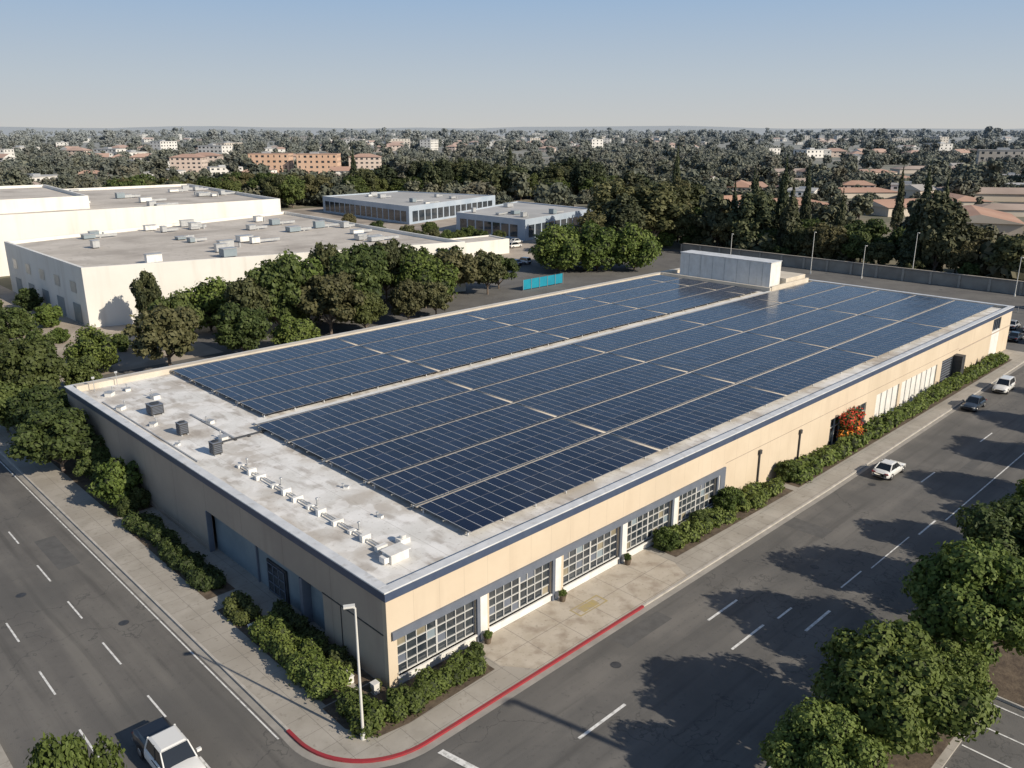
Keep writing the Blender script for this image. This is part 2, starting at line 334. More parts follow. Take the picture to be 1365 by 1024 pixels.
def offset_strip(path,w,z0,z1,m,mb):
    n=len(path);L=[];
    for i in range(n):
        p=Vector(path[i]);a=Vector(path[max(i-1,0)]);c=Vector(path[min(i+1,n-1)]);d=(c-a).normalized();nn=Vector((d.y,-d.x))
        L.append((p+nn*w))
    for i in range(n-1):
        p,q=path[i],path[i+1];P,Q=L[i],L[i+1]
        mb.face([(p[0],p[1],z1),(P.x,P.y,z1),(Q.x,Q.y,z1),(q[0],q[1],z1)],m)
        mb.face([(P.x,P.y,z0),(Q.x,Q.y,z0),(Q.x,Q.y,z1),(P.x,P.y,z1)],m)
    for k in(0,n-1):
        p,P=path[k],L[k];mb.face([(p[0],p[1],z0),(P.x,P.y,z0),(P.x,P.y,z1),(p[0],p[1],z1)],m)
b=MB();offset_strip([(-6.2,200),(-6.2,60),(-6.2,1.2)],.16,-.05,.145,kerbm,b);b.obj('kerb')
redpath=[(-6.2,1.2)]+arc+[(18.7,-4.98)]
b=MB();offset_strip(redpath,.2,-.05,.148,redk,b);b.obj('red_kerb')
b=MB();offset_strip([(18.7,-4.98),(47,-4.95),(118,-4.0)],.16,-.05,.145,kerbm,b);b.obj('kerb')
gut=mat('gutter_concrete',(.27,.255,.23),.9,(.35,.33,.3),.8,6)
gp=[(-6.36,200),(-6.36,1.2)]+[(-1.2+5.2*math.cos(math.radians(a)),5.2*math.sin(math.radians(a))) for a in range(180,271,6)]+[(47,-5.12),(118,-4.17)]
def flatstrip(path,w,z,m,mb):
    n=len(path);L=[]
    for i in range(n):
        a=Vector(path[max(i-1,0)]);c=Vector(path[min(i+1,n-1)]);d=(c-a).normalized();L.append(Vector(path[i])+Vector((d.y,-d.x))*w)
    for i in range(n-1):
        p,q=path[i],path[i+1];mb.face([(p[0],p[1],z),(L[i].x,L[i].y,z),(L[i+1].x,L[i+1].y,z),(q[0],q[1],z)],m)
b=MB();flatstrip(gp,.45,.014,gut,b);b.obj('gutter')
b=MB();b.prism(rect(6,118,-26,-19.5),-.1,.13,concrete);b.obj('sidewalk')
b=MB();b.prism(rect(9,24.5,-25.6,-21.2),-.1,.16,mulch);b.prism(rect(26.1,117,-40,-21.2),-.1,.164,mulch);b.obj('planting_bed')
b=MB();offset_strip([(118,-19.5),(6,-19.5),(6,-26)],-.16,-.05,.145,kerbm,b)
b.box(25.9,26.04,-40,-26.02,-.05,.18,kerbm);b.obj('kerb')
sheet('driveway_apron',[(6.5,-.05),(6.5,-3.0),(8,-4.9),(24.5,-4.9),(25.5,-3.0),(25.5,-.05)],.134,apron)
b=MB();
for r_ in [(-3.5,-1.3,17.6,34.4),(-3.3,-.05,36,60),(-3.6,-1.6,1.5,15.8),(-1.2,-.05,1.5,13)]: b.face([(r_[0],r_[2],.138),(r_[1],r_[2],.138),(r_[1],r_[3],.138),(r_[0],r_[3],.138)],mulch)
b.face([(-3.9,-1,.138),(-3.0,-2.9,.138),(-1,-3.2,.138),(6,-3.0,.138),(6,-.05,.138),(-.05,-.05,.138),(-.05,1.4,.138),(-3.9,1.4,.138)],mulch)
b.face([(26.3,-2.6,.138),(45,-2.9,.138),(45,-.05,.138),(26.3,-.05,.138)],mulch)
b.face([(46,-2.9,.138),(112,-2.7,.138),(112,-.05,.138),(46,-.05,.138)],mulch);b.obj('planting_bed')
b=MB()
Z=.020
for x,y0,y1 in [(-10.8,7.3,10),(-10.8,14.3,17.6),(-10.8,21.6,24.7),(-10.8,28.6,32),(-10.8,37,40),(-10.8,44,47.5),(-14.8,14,17.2),(-14.8,21.6,24.7),(-14.8,6.5,9.7),(-14.8,29,32),(-14.8,37,40),(-10.8,0,2.8)]:
    b.face([(x-.06,y0,Z),(x+.06,y0,Z),(x+.06,y1,Z),(x-.06,y1,Z)],paint)
b.face([(-7.05,1,Z),(-6.95,1,Z),(-6.95,120,Z),(-7.05,120,Z)],paint)
for x0,x1,y,w in [(20.6,24.4,-9.3,.09),(5.2,9.4,-10.8,.1),(18.8,22.9,-12.3,.09),(24.3,26.3,-12.6,.08),(24.3,27.9,-14.7,.1),(31.5,35,-13.85,.06),(44.5,48.3,-14.6,.08),(36,43.5,-14.2,.05),(49,118,-15.2,.06),(56,59.5,-10.5,.07),(72,76,-10.8,.07),(90,94,-10.9,.07)]:
    b.face([(x0,y-w,Z),(x1,y-w,Z),(x1,y+w,Z),(x0,y+w,Z)],paint)
b.face([(-1.25,-6.1,Z),(-.85,-6.1,Z),(-.35,-8.6,Z),(-.75,-8.6,Z)],paint)
for i,x in enumerate([25.2,22.7,20.2,17.7,15.2]):
    b.face([(x-.06,-31,Z),(x+.06,-31,Z),(x+.06,-26.1,Z),(x-.06,-26.1,Z)],paint)
b.obj('road_markings')
b=MB();
for r_ in [(14.4,17.4,-2.9,-2.78),(14.4,17.4,-1.9,-1.78),(14.4,14.55,-2.779,-1.901),(17.25,17.4,-2.779,-1.901)]:
    b.face([(r_[0],r_[2],.139),(r_[1],r_[2],.139),(r_[1],r_[3],.139),(r_[0],r_[3],.139)],yelp)
b.face([(15,-2.7,.140),(16.7,-2.7,.140),(16.7,-2.0,.140),(15,-2.0,.140)],yelp);b.obj('utility_cover')
b=MB()
for x,y,r_ in [(-8.9,19,.35),(-13,28,.35),(12,-8,.35),(33,-11,.35),(52,-7.4,.35)]:
    b.face([(x+r_*math.cos(t),y+r_*math.sin(t),.022) for t in [i*math.pi/8 for i in range(16)]],darkm)
b.obj('manhole_cover')
patch=mat('asphalt_patch',(.09,.089,.087),.9,(.115,.113,.11),1.5,5)
b=MB()
for x0,x1,y0,y1 in [(-9.8,-8.2,30,36.5),(14,19,-7.4,-6.1),(60,69,-13,-12),(38,40,-9.2,-5.6)]:
    b.face([(x0,y0,.012),(x1,y0,.012),(x1,y1,.012),(x0,y1,.012)],patch)
b.obj('asphalt_patches')

# ------------------------------------------------------------------ main building
BX,BY=118.,57.
W=empty('warehouse_building')
def wall_x(ops,zs=(0,6.4)):
    b=MB();xs=0
    for (x0,x1,z0,z1) in ops:
        b.box(xs,x0,0,.4,zs[0],zs[1],beige)
        if z0>zs[0]: b.box(x0,x1,0.002,.398,zs[0],z0,whitep)
        b.box(x0,x1,0.0,.4,z1,zs[1],beige);xs=x1
    b.box(xs,BX,0,.4,zs[0],zs[1],beige);return b
wins=[(.7,7.1),(8.3,14.4),(15.7,22.1),(23.2,29),(30.2,35.8)]
ops=[(a,c,.75,3.4) for a,c in wins]+[(58,66.8,.1,3.3),(69.5,76,.2,3.5),(76.8,88.3,.2,3.5),(90,94,.1,3.6),(109.5,113,4.3,6.1)]
wall_x(ops).obj('long_wall',W)
gl=MB();mu=MB();tr=MB()
blind=mat('window_blind',(.20,.18,.13),.25,(.34,.3,.22),.6,3,spec=.8)
wr=random.Random(4)
for (a,c) in wins:
    gl.box(a,c,.26,.3,.75,3.4,glassd)
    nc=8;w=(c-a)/nc
    for i in range(nc+1):
        t=.07 if i in(0,4,8) else .03
        mu.box(a+i*w-t,a+i*w+t,.17,.26,.75,3.4,muntin if i not in(0,8) else slate)
    for j in range(5):
        z=.78+j*(3.34-.78)/4;mu.box(a,c,.185,.255,z-.03,z+.03,muntin)
    for i in range(nc):
        for j in range(4):
            if wr.random()<.2: z=.78+j*.64;gl.box(a+i*w+.03,a+(i+1)*w-.03,.245,.259,z+.03,z+.61,wr.choice([blind,slate,slatep]))
    tr.box(a-.1,c+.1,-.12,.16,.62,.75,whitep)
    tr.box(c+.02,c+.3,-.14,-.003,.13,3.5,slate)
    tr.box(c+.3,c+.95,-.10,-.003,.13,3.5,whitep)
tr.box(.3,37.1,-.16,-.003,3.5,4.05,slate);tr.box(36.3,37.1,-.16,-.004,.13,3.5,slate)
for x in(43.1,51): tr.tube((x,-.1,.2),(x,-.1,3.9),.09,.09,darkm);tr.box(x-.2,x+.2,-.22,-.003,3.6,4.0,darkm)
gl.box(58,66.8,.2,.24,.1,3.3,glassd)
for i in range(8): mu.box(58+i*1.257-.05,58+i*1.257+.05,.1,.2,.1,3.3,muntin)
mu.box(58,66.8,.105,.195,2.2,2.3,muntin)
for (a,c) in [(69.5,76),(76.8,88.3)]:
    gl.box(a,c,.15,.3,.2,3.5,whitep)
    k=int((c-a)/1.6)
    for i in range(k+1): mu.box(a+i*(c-a)/k-.04,a+i*(c-a)/k+.04,.08,.15,.2,3.5,galv)
gl.box(90,94,.1,.3,.1,3.6,darkm)
for j in range(9): mu.box(90.1,93.9,.02,.1,.4+j*.36,.5+j*.36,slate)
tr.box(93.98,95.2,-1.2,-.003,.13,3.7,darkm)
gl.box(109.5,113,.2,.3,4.3,6.1,glassd)
for i in range(5): mu.box(109.5+i*.875-.05,109.5+i*.875+.05,.1,.2,4.3,6.1,slate)
tr.box(96,117.9,-.06,-.003,3.9,4.05,taupe)
tr.box(37.2,95.9,-.02,-.003,4.3,4.34,taupe)
gl.obj('window_glazing',W);mu.obj('window_frames',W);tr.obj('wall_trim',W)
b=MB();T=taupe
b.box(0,.4,.4,7.2,0,6.4,T);b.box(0,.4,24.4,BY,0,6.4,T);b.box(0,.4,7.2,24.4,3.75,6.4,T)
b.box(.6,.9,7.2,24.4,0,3.75,slatep);b.obj('end_wall',W)
b=MB()
b.box(-.06,.598,9.75,10.15,.13,3.7,slate)
b.box(.45,.598,10.15,10.3,.13,3.7,slate);b.box(.45,.598,17.2,17.35,.13,3.7,slate);b.box(.45,.598,12.9,15.7,.13,2.75,darkm)
b.box(.40,.449,13.1,15.5,.3,2.6,glassd)
for i in range(4): b.box(.36,.40,13.1+i*.8-.03,13.1+i*.8+.03,.3,2.6,slate)
for i in range(4): b.box(.36,.399,13.1,15.5,.3+i*.76-.03,.3+i*.76+.03,slate)
b.box(-.04,-.003,.4,7.2,3.75,3.83,darkm);b.box(-.04,-.003,5.0,5.06,.13,3.7,darkm)
b.box(-.1,.3,24.25,24.399,.13,3.75,slate)
b.box(-.05,-.003,24.4,56.9,.13,.5,T)
b.obj('end_wall_doors',W)
b=MB();b.box(BX-.4,BX,.4,BY,0,6.4,T);b.box(.4,BX-.4,BY-.4,BY,0,6.4,T);b.obj('rear_walls',W)
b=MB();b.box(.3,BX-.3,.3,BY-.3,6.2,6.5,membrane);b.obj('roof_deck',W)
b=MB()
for (x0,x1,y0,y1) in [(0,BX,0,.4),(0,BX,BY-.4,BY),(0,.4,.4,BY-.4),(BX-.4,BX,.4,BY-.4)]:
    b.box(x0,x1,y0,y1,6.4,6.86,parabeige)
b.obj('parapet',W)
b=MB();e=.1
b.box(-e,BX+e,-e,-.001,6.28,6.86,navy);b.box(-e,-.001,0,BY,6.28,6.86,navy);b.box(BX+.001,BX+e,0,BY,6.28,6.86,navy);b.box(-e,BX+e,BY+.001,BY+e,6.28,6.86,navy);b.obj('fascia',W)
b=MB();b.box(-.16,BX+.16,-.16,.55,6.86,6.96,coping);b.box(-.16,BX+.16,BY-.55,BY+.16,6.86,6.96,coping)
b.box(-.16,.55,.551,BY-.551,6.86,6.958,coping);b.box(BX-.55,BX+.16,.551,BY-.551,6.86,6.958,coping);b.obj('coping',W,bevel=.02)
b=MB();b.box(.6,BX-.6,BY-1.5,BY-.56,6.5,7.1,parabeige);b.box(103.5,104,33,BY-1.6,6.5,7.25,parabeige);b.box(104,117,32.9,33.3,6.5,7.4,parabeige);b.box(9,103.5,32.35,33.2,6.5,6.75,whitep);b.obj('roof_curbs',W)
b=MB();b.box(106,109.5,34.5,53,6.5,11,whitep);b.box(105.9,109.6,34.4,53.1,11,11.12,coping);b.box(110,117,33.6,45,6.5,8,parabeige);b.box(110,116,47,55,6.5,7.6,parabeige)
for i in range(7): b.box(105.95,105.998,36+i*2.5,36.08+i*2.5,6.6,10.9,galv)
b.obj('rooftop_screen_enclosure',W,bevel=.03)
def pv_array(name,x0,x1,bands,gapx):
    V=[];Q=[];M=[];A=[];rng=random.Random(3)
    def box(xa,xb,ya,yb,za,zb,m,v):
        o=len(V);V.extend([(x,y,z) for z in(za,zb) for x,y in((xa,ya),(xb,ya),(xb,yb),(xa,yb))])
        for f in[(3,2,1,0),(4,5,6,7),(0,1,5,4),(1,2,6,5),(2,3,7,6),(3,0,4,7)]:Q.append(tuple(o+i for i in f));M.append(m);A.append(v)
    pw=1.06
    for (ya,yb) in bands:
        rows=3;rh=(yb-ya)/rows;x=x0;k=0
        while x+pw<=x1:
            if k and k%gapx==0:
                box(x+.03,x+.39,ya,yb,6.88,6.955,2,0);x+=.42
            for r_ in range(rows):
                dz=rng.uniform(-.006,.006);a,c=ya+r_*rh,ya+(r_+1)*rh-.012
                z=6.98+dz
                box(x,x+pw-.012,a,c,z-.02,z,3,0)
                o=len(V);fw=.032;tz=rng.uniform(-.006,.006)
                V.extend([(x+fw,a+.012,z+.009+tz),(x+pw-.012-fw,a+.012,z+.009-tz),(x+pw-.012-fw,c-.012,z+.009-tz),(x+fw,c-.012,z+.009+tz)])
                Q.append((o,o+1,o+2,o+3));M.append(0);A.append(min(1,max(0,rng.gauss(.45,.28))))
                o=len(V);V.extend([(x,a,z+.016),(x+fw,a,z+.016),(x+fw,c,z+.016),(x,c,z+.016)]);Q.append((o,o+1,o+2,o+3));M.append(1);A.append(0)
            x+=pw;k+=1
        xe=x
        for yy in(ya+.4,yb-.4,(ya+yb)/2): box(x0-.1,xe+.1,yy-.04,yy+.04,6.80,6.875,2,0)
        box(x0-.15,xe,yb+.02,yb+.36,6.88,6.95,2,0)
        xx=x0+.1
        while xx<xe:
            for yy in(ya+.4,yb-.4): box(xx-.04,xx+.04,yy-.04,yy+.04,6.5,6.80,1,0)
            xx+=3.3
    me=npmesh(name,np.array(V),np.array(Q),np.array(M),[pv,pframe,rail,pdark],np.array(A))
    return link(bpy.data.objects.new(name,me))
pv_array('solar_panel_array',8.6,117.2,[(2.1,7.75),(8.15,13.75),(14.15,19.75),(20.15,25.75),(26.15,31.7)],20)
pv_array('solar_panel_array',10.6,103,[(33.9,38.95),(39.35,44.35),(44.75,49.75),(50.15,55.0)],20)
def hvac(x,y,z,w,d,h,dark=True,name='rooftop_air_conditioner',rot=0):
    b=MB();m=darkm if dark else galv
    b.box(-w/2,w/2,-d/2,d/2,.12,h,m);b.box(-w/2-.03,w/2+.03,-d/2-.03,d/2+.03,h,h+.05,slate)
    for sx in(-1,1): b.box(sx*w*.35-.06,sx*w*.35+.06,-d/2-.1,d/2+.1,0,.12,galv)
    b.tube((0,0,h+.05),(0,0,h+.13),min(w,d)*.36,min(w,d)*.36,darkm,14)
    for i in range(5): b.box(-w*.42,w*.42,-d/2-.03,-d/2-.002,.25+i*(h-.3)/5,.30+i*(h-.3)/5,slate)
    for i in range(5): b.box(-w/2-.03,-w/2-.002,-d*.42,d*.42,.25+i*(h-.3)/5,.30+i*(h-.3)/5,slate)
    b.obj(name,loc=(x,y,z),rot=rot)
hvac(3.7,42.8,6.5,1.2,1.3,1.0);hvac(3.2,35.4,6.5,.8,.8,1.1);hvac(3.2,28.7,6.5,.8,.8,1.1)
def ventrow():
    b=MB()
    ys=[24.5,22.6,21.2,19.0,17.2,15.6,13.8,12.3,10.2,8.4,6.8,5.0]
    for i,y in enumerate(ys):
        s=.28+.14*((i*7)%3)/2
        b.box(3.3-s,3.3+s,y-.16,y+.16,6.5,6.75+.12*((i*5)%3),whitep)
        if i%3==0: b.tube((3.9,y,6.5),(3.9,y,7.05),.07,.07,galv);b.tube((3.9,y,7.05),(3.9,y,7.14),.13,.1,galv)
    b.box(3.2,3.32,4.2,24.8,6.66,6.74,galv);b.box(3.5,3.56,4.2,24.8,6.6,6.66,galv)
    b.obj('rooftop_conduit_run')
ventrow()
b=MB();b.box(2.6,4.0,2.9,3.9,6.5,7.15,whitep);b.box(2.5,4.1,2.8,4.0,7.15,7.21,whitep);b.box(2.2,2.6,3.1,3.7,6.6,7.0,whitep);b.obj('rooftop_exhaust_hood',bevel=.03)
b=MB();b.box(4.6,5.4,4.6,5.2,6.5,6.85,whitep);b.tube((5.0,4.9,6.85),(5.0,4.9,7.1),.2,.26,whitep,12);b.obj('rooftop_vent')
for x,y,s in [(2.6,51.8,.7),(4.6,52.3,.5),(1.8,46.5,.6),(5.6,47.6,.7),(2.2,39.5,.5),(5.2,31.5,.6),(6.3,36.5,.5),(7.2,15,.3),(6.1,9,.3),(1.7,33,.3)]:
    b=MB();b.box(-s*.6,s*.6,-s*.5,s*.5,0,s*.55,whitep);b.box(-s*.68,s*.68,-s*.58,s*.58,s*.55,s*.62,galv);b.tube((s*.9,0,0),(s*.9,0,s*1.1),.06,.06,galv);b.tube((s*.9,0,s*1.1),(s*.9,0,s*1.2),.12,.08,galv);b.obj('rooftop_vent',loc=(x,y,6.5),rot=.3*x)
b=MB()
b.box(4.2,10.3,30.6,30.75,6.62,6.72,darkm)
for x in range(5): b.box(4.5+x*1.3,4.7+x*1.3,30.5,30.85,6.5,6.62,darkm)
b.box(5.9,6.05,31,40,6.56,6.63,galv);b.box(1.2,1.3,28,50,6.54,6.60,galv);b.obj('rooftop_pipe')
for x,y in [(2,54.5),(4.5,55)]:
    b=MB();b.tube((0,0,0),(0,0,1.5),.04,.03,galv);b.box(-.15,.15,-.05,.05,1.4,1.6,galv);b.obj('roof_mast',loc=(x,y,6.5))

# ------------------------------------------------------------------ hedges
def hedge(name,segs,dens,size,lmat,seed,h=.9,skip=.0):
    rng=np.random.default_rng(seed);lobes=[]
    for (x0,x1,y0,y1) in segs:
        lx,ly=x1-x0,y1-y0;st=max(min(lx,ly)*.6,.6)
        nx=max(1,round(lx/st));ny=max(1,round(ly/st))
        for i in range(nx):
            for j in range(ny):
                if rng.random()<skip: continue
                cx=x0+(i+.5)*lx/nx+rng.uniform(-.25,.25)*st;cy=y0+(j+.5)*ly/ny+rng.uniform(-.25,.25)*st
                hh=h*rng.uniform(.65,1.25);g=rng.uniform(.58,.85);lobes.append(((cx,cy,.13+hh*.45),(lx/nx*g,ly/ny*g,hh*.58)))
    C=np.array([l[0] for l in lobes]).mean(0);C[2]=0
    lobes=[(tuple(np.array(l[0])-C),l[1]) for l in lobes]
    area=sum(l[1][0]*l[1][1] for l in lobes)*3.1*1.9
    me=foliage_mesh(name,lobes,int(area*dens),size,lmat,seed,None,.8)
    o=bpy.data.objects.new(name,me);link(o);o.location=C;return o
hedge('hedge',[(-3.2,-1.3,28.4,33.8)],170,.15,lf_green,1,1.0)
hedge('hedge',[(-3.3,-1.5,18.6,27.4)],170,.15,lf_green,11,1.0)
hedge('hedge',[(-3.3,-1.8,12.6,15.8)],190,.15,lf_green,2,.85)
hedge('hedge',[(-3.5,-1.5,6.0,10.8)],220,.14,lf_bright,3,1.35)
hedge('hedge',[(-3.8,-1.7,1.8,5.4)],220,.14,lf_bright,4,1.45)
hedge('hedge',[(-1.1,-.3,3.0,12.6)],210,.14,lf_green,5,.9)
hedge('hedge',[(-3.6,-1.8,-2.4,.7),(-1.6,5.5,-2.8,-1.4)],230,.14,lf_bright,6,1.3)
hedge('hedge',[(26.6,33,-2.0,-.4),(33,44,-2.4,-.5)],100,.19,lf_bright,7,1.1,.08)
hedge('hedge',[(46.5,57,-2.6,-.6),(57,80,-2.5,-1.0),(80,111,-2.3,-.8)],45,.26,lf_bright,8,1.3)
for x,y,s,k in [(-1.9,39.3,1.75,0),(-1.2,43.8,1.1,1),(-2.3,35.9,.7,1),(-1.0,36.8,.8,1),(27,-1.2,.75,0),(36.5,-1.0,1.0,0),(46.8,-1.4,.9,0),(-1.2,46.5,1.3,1),(32,-1,.7,1),(6.0,-1.2,.45,1),(-2.4,11.6,.35,0),(-3.0,5.7,.3,1),(4.5,-1.0,.3,0),(-.6,.6,.3,1)]:
    place('shrub',bushM[k],x,y,s,z=.1)
def boug(x,y,s,seed):
    rng=random.Random(seed);lobes=[((rng.uniform(-1,1)*s,rng.uniform(-.4,.4),.9+rng.uniform(0,1.6)*s),(.55*s,.5*s,.5*s)) for _ in range(9)]
    e=empty('bougainvillea',(x,y,.1))
    m1=foliage_mesh('leaves',lobes,1300,.2,lf_bright,seed)
    l2=[(c,tuple(k*1.08 for k in r)) for c,r in lobes[:6]]
    m2=foliage_mesh('red_bracts',l2,800,.19,flower_r,seed+1,None,.5);m3=foliage_mesh('orange_bracts',lobes[3:8],700,.19,flower_o,seed+2,None,.5)
    for n,m in(('leaves',m1),('red_bracts',m2),('orange_bracts',m3)):
        o=bpy.data.objects.new(n,m);link(o,e)
boug(61,-1.1,1.5,5)
# ------------------------------------------------------------------ trees
for x,y,s,k in [(16,-23.4,1.0,0),(27.2,-24.2,1.12,1),(36.8,-23.3,1.08,2),(9.6,-22.6,.75,1),(46,-24.2,1.0,0),(22,-24,.6,0),(60,-25.5,1.15,1),(73,-25,1.2,2),(86,-25,1.25,0),(99,-24.5,1.2,1),(112,-25,1.2,2),(53,-26,.9,2)]:
    place('street_tree',near[k],x,y,s,z=.12)
place('street_tree',near[1],-18.5,-4.8,.6,1.36,z=.12)
for x,y,s,sz,k in [(0,73,.9,.9,0),(-4,67,.6,.6,1),(-3.2,50.5,.72,.66,0),(-1.6,57.5,.55,.58,1),(-1.0,62.5,.6,.6,2),(7,76,.5,.5,1),(-4.6,80,.7,.7,2)]:
    place('street_tree',midG[k],x,y,s,sz,z=.1)
for x,y,s,sz,fam,k in [(20,80,1.05,.95,'O',0),(31,79,.85,.8,'G',1),(27,104,.55,1.05,'O',2),(35,99,.8,.85,'B',0),(42,88,1.0,1.3,'G',1),(48,82,1.0,1.05,'O',0),(57,88,1.1,1.2,'G',2),(64,95,1.1,1.25,'G',0),(62,79,.8,.8,'O',1),(73,88,1.0,1.0,'B',0),(83,92,1.1,1.0,'O',1),(91,90,.8,.9,'O',0),(97,93,.75,.75,'G',2),(12,86,.6,.6,'B',0),(38,76,.6,.55,'B',1),(53,79,.7,.7,'G',0),(69,80,.65,.65,'O',2),(49,93,.9,1.2,'B',1),(77,96,.9,1.1,'G',1),(87,97,.8,1.0,'G',0),(36,88,.8,1.05,'O',1),(25,90,.7,.9,'G',2),(71,98,.8,1.25,'O',0),(57,97,.7,1.3,'O',2)]:
    place('oak_tree',{'G':midG,'O':midO,'B':midB}[fam][k],x,y,s,sz)
for x,y,s,sz,k in [(123,99,1.1,1.05,0),(131,94,1.15,1.1,1),(138,88,1.1,1.05,0),(129,104,1.0,1.0,1)]:
    place('ficus_tree',midB[k],x,y,s,sz)
rr=random.Random(5)
y=118
while y>-70:
    x=178+rr.uniform(-3,3)+max(0,(y-60))*.1
    f=rr.random()
    me=rr.choice(midD+midO+midG+midT) if f<.82 else rr.choice(con)
    s=rr.uniform(.75,1.2);place('boundary_tree' if me not in con else 'conifer_tree',me,x,y,s,s*rr.uniform(.75,1.15))
    place('boundary_tree',rr.choice(midO+midT+midG),x+11+rr.uniform(-4,4),y+rr.uniform(-3,3),rr.uniform(.7,1.25),rr.uniform(.8,1.25))
    if rr.random()<.6: place('boundary_tree',rr.choice(midO+midG+midB),x-4.5,y+3,rr.uniform(.35,.6))
    y-=rr.uniform(4.5,7.5)
for x,y,s,sz,k in [(165,118,1.7,1.25,0),(158,108,1.4,1.0,1),(172,108,1.7,1.2,0),(178,122,1.7,1.3,1),(186,112,1.5,1.15,0),(150,112,1.1,.75,0),(196,130,1.6,1.2,1),(207,120,1.5,1.1,0)]:
    place('eucalyptus_tree',midT[k],x,y,s,sz)
for x,y,s,h in [(186,84,.7,1.35),(190,78,.75,1.65),(196,74,.6,1.25),(188,92,.6,1.2),(200,66,.6,1.1),(232,56,.7,1.5),(236,52,.6,1.3),(205,96,.7,1.4),(262,75,.6,1.4),(215,84,.6,1.5),(300,190,.7,1.6),(330,330,.8,1.6),(240,360,.7,1.5)]:
    place('cypress_tree',con[rr.randint(0,1)],x,y,s,h)
for i in range(60):
    t=rr.random();x=232+75*t+rr.uniform(-10,10);y=312-85*t+rr.uniform(-10,10)
    place('belt_tree',rr.choice(midD+midG+midT),x,y,rr.uniform(1.1,1.6),rr.uniform(1.0,1.3))
for i in range(34):
    x=rr.uniform(100,235);y=rr.uniform(292,325);place('belt_tree',rr.choice(midG+midO),x,y,rr.uniform(1.0,1.5))
for i in range(14):
    place('yard_tree',rr.choice(midG+midO),rr.uniform(122,150),rr.uniform(145,215),rr.uniform(.35,.6))
for x,y in [(14,108),(10,117),(16,122),(4,104),(-3,112),(18,140),(12,150),(9,132),(15,165),(3,126),(-3,140),(19,96),(8,98),(0,92)]:
    place('shrub',bushM[rr.randint(0,1)],x,y,rr.uniform(1.0,2.2),z=0)
for i in range(7): place('yard_tree',rr.choice(midG+midO),rr.uniform(-5,14),rr.uniform(135,180),rr.uniform(.4,.8))

# ------------------------------------------------------------------ background industrial buildings
def inset(poly,dd):
    c=Vector((sum(p[0] for p in poly)/len(poly),sum(p[1] for p in poly)/len(poly)));return [tuple(Vector(p)+(c-Vector(p)).normalized()*dd*1.41) for p in poly]
def flatbld(name,poly,h,wallm,roofm,units,parap=.6,trimm=None,winrows=None,seed=0):
    E=empty(name);b=MB();n=len(poly)
    inn=inset(poly,.5)
    for i in range(n):
        p,q=poly[i],poly[(i+1)%n];P,Q=inn[i],inn[(i+1)%n]
        b.face([(*p,0),(*q,0),(*q,h),(*p,h)],wallm);b.face([(*p,h),(*q,h),(*Q,h),(*P,h)],trimm or wallm);b.face([(*P,h),(*Q,h),(*Q,h-parap),(*P,h-parap)],wallm)
    b.obj('walls',E)
    b=MB();b.face([(*p,h-parap) for p in inn],roofm);b.obj('roof',E)
    r_=random.Random(seed);u=MB();xs=[p[0] for p in poly];ys=[p[1] for p in poly];z=h-parap
    k=0;tries=0
    def inside(x,y):
        c=False
        for i in range(n):
            x1,y1=inn[i];x2,y2=inn[(i+1)%n]
            if (y1>y)!=(y2>y) and x<(x2-x1)*(y-y1)/(y2-y1)+x1:c=not c
        return c
    while k<units and tries<units*20:
        tries+=1;x=r_.uniform(min(xs),max(xs));y=r_.uniform(min(ys),max(ys))
        if not (inside(x,y) and inside(x+4,y+3) and inside(x-3,y-3)):continue
        w,d_,hh=r_.uniform(1,3.4),r_.uniform(1,2.2),r_.uniform(.6,1.7);m=r_.choice([galv,galv,slatep,whitep])
        u.box(x-w/2,x+w/2,y-d_/2,y+d_/2,z+.2,z+hh,m);u.box(x-w/2-.1,x+w/2+.1,y-d_/2-.1,y+d_/2+.1,z+hh,z+hh+.1,galv);u.box(x-w*.4,x+w*.4,y-d_*.4,y+d_*.4,z,z+.2,darkm)
        if r_.random()<.5:u.tube((x+w,y,z),(x+w,y,z+.9),.25,.25,galv)
        if r_.random()<.5:u.box(x-.2+w/2,x+w/2+r_.uniform(2,5),y-.25,y+.25,z+.3,z+.8,galv)
        k+=1
    u.obj('rooftop_units',E)
    if winrows:
        g=MB()
        for (i,z0,z1,step,wd,m) in winrows:
            p=Vector(poly[i]);q=Vector(poly[(i+1)%n]);L=(q-p).length;dd=(q-p)/L;nn=Vector((dd.y,-dd.x))
            s=step*.5
            while s+wd<L:
                a=p+dd*s+nn*.06;c=p+dd*(s+wd)+nn*.06;g.face([(a.x,a.y,z0),(c.x,c.y,z0),(c.x,c.y,z1),(a.x,a.y,z1)],m);s+=step
        g.obj('wall_openings',E)
    return E
flatbld('white_warehouse',[(20.8,115.4),(90.1,95.9),(97,182),(21,163.2)],10.5,creamw,gravelroof,26,.7,whitep,[(3,.1,3.6,9,4,slatep),(3,5.5,7.5,9,3,galv),(0,.1,3.2,16,3.2,galv)],1)
flatbld('white_factory',[(-30,187),(96.4,183),(106.7,267),(-30,276)],14,creamw,gravelroof,40,.8,whitep,None,2)
flatbld('white_factory',[(-30,200),(50,198),(56,255),(-30,262)],16.5,creamw,gravelroof,14,.8,whitep,None,3)
flatbld('office_building',[(160.2,206.8),(217.8,223),(204.2,272.5),(163.9,269.9)],6.5,bluew,greyroof,7,.4,whitep,[(0,.8,4.6,4,3.3,glassd),(3,.8,4.6,4,3.3,glassd)],4)
flatbld('office_building',[(157.8,145.5),(200.8,155.1),(203.7,195.4),(158,178.2)],6.5,bluew,greyroof,6,.4,whitep,[(0,.8,4.6,4,3.3,glassd),(3,.8,4.6,4,3.3,glassd)],5)
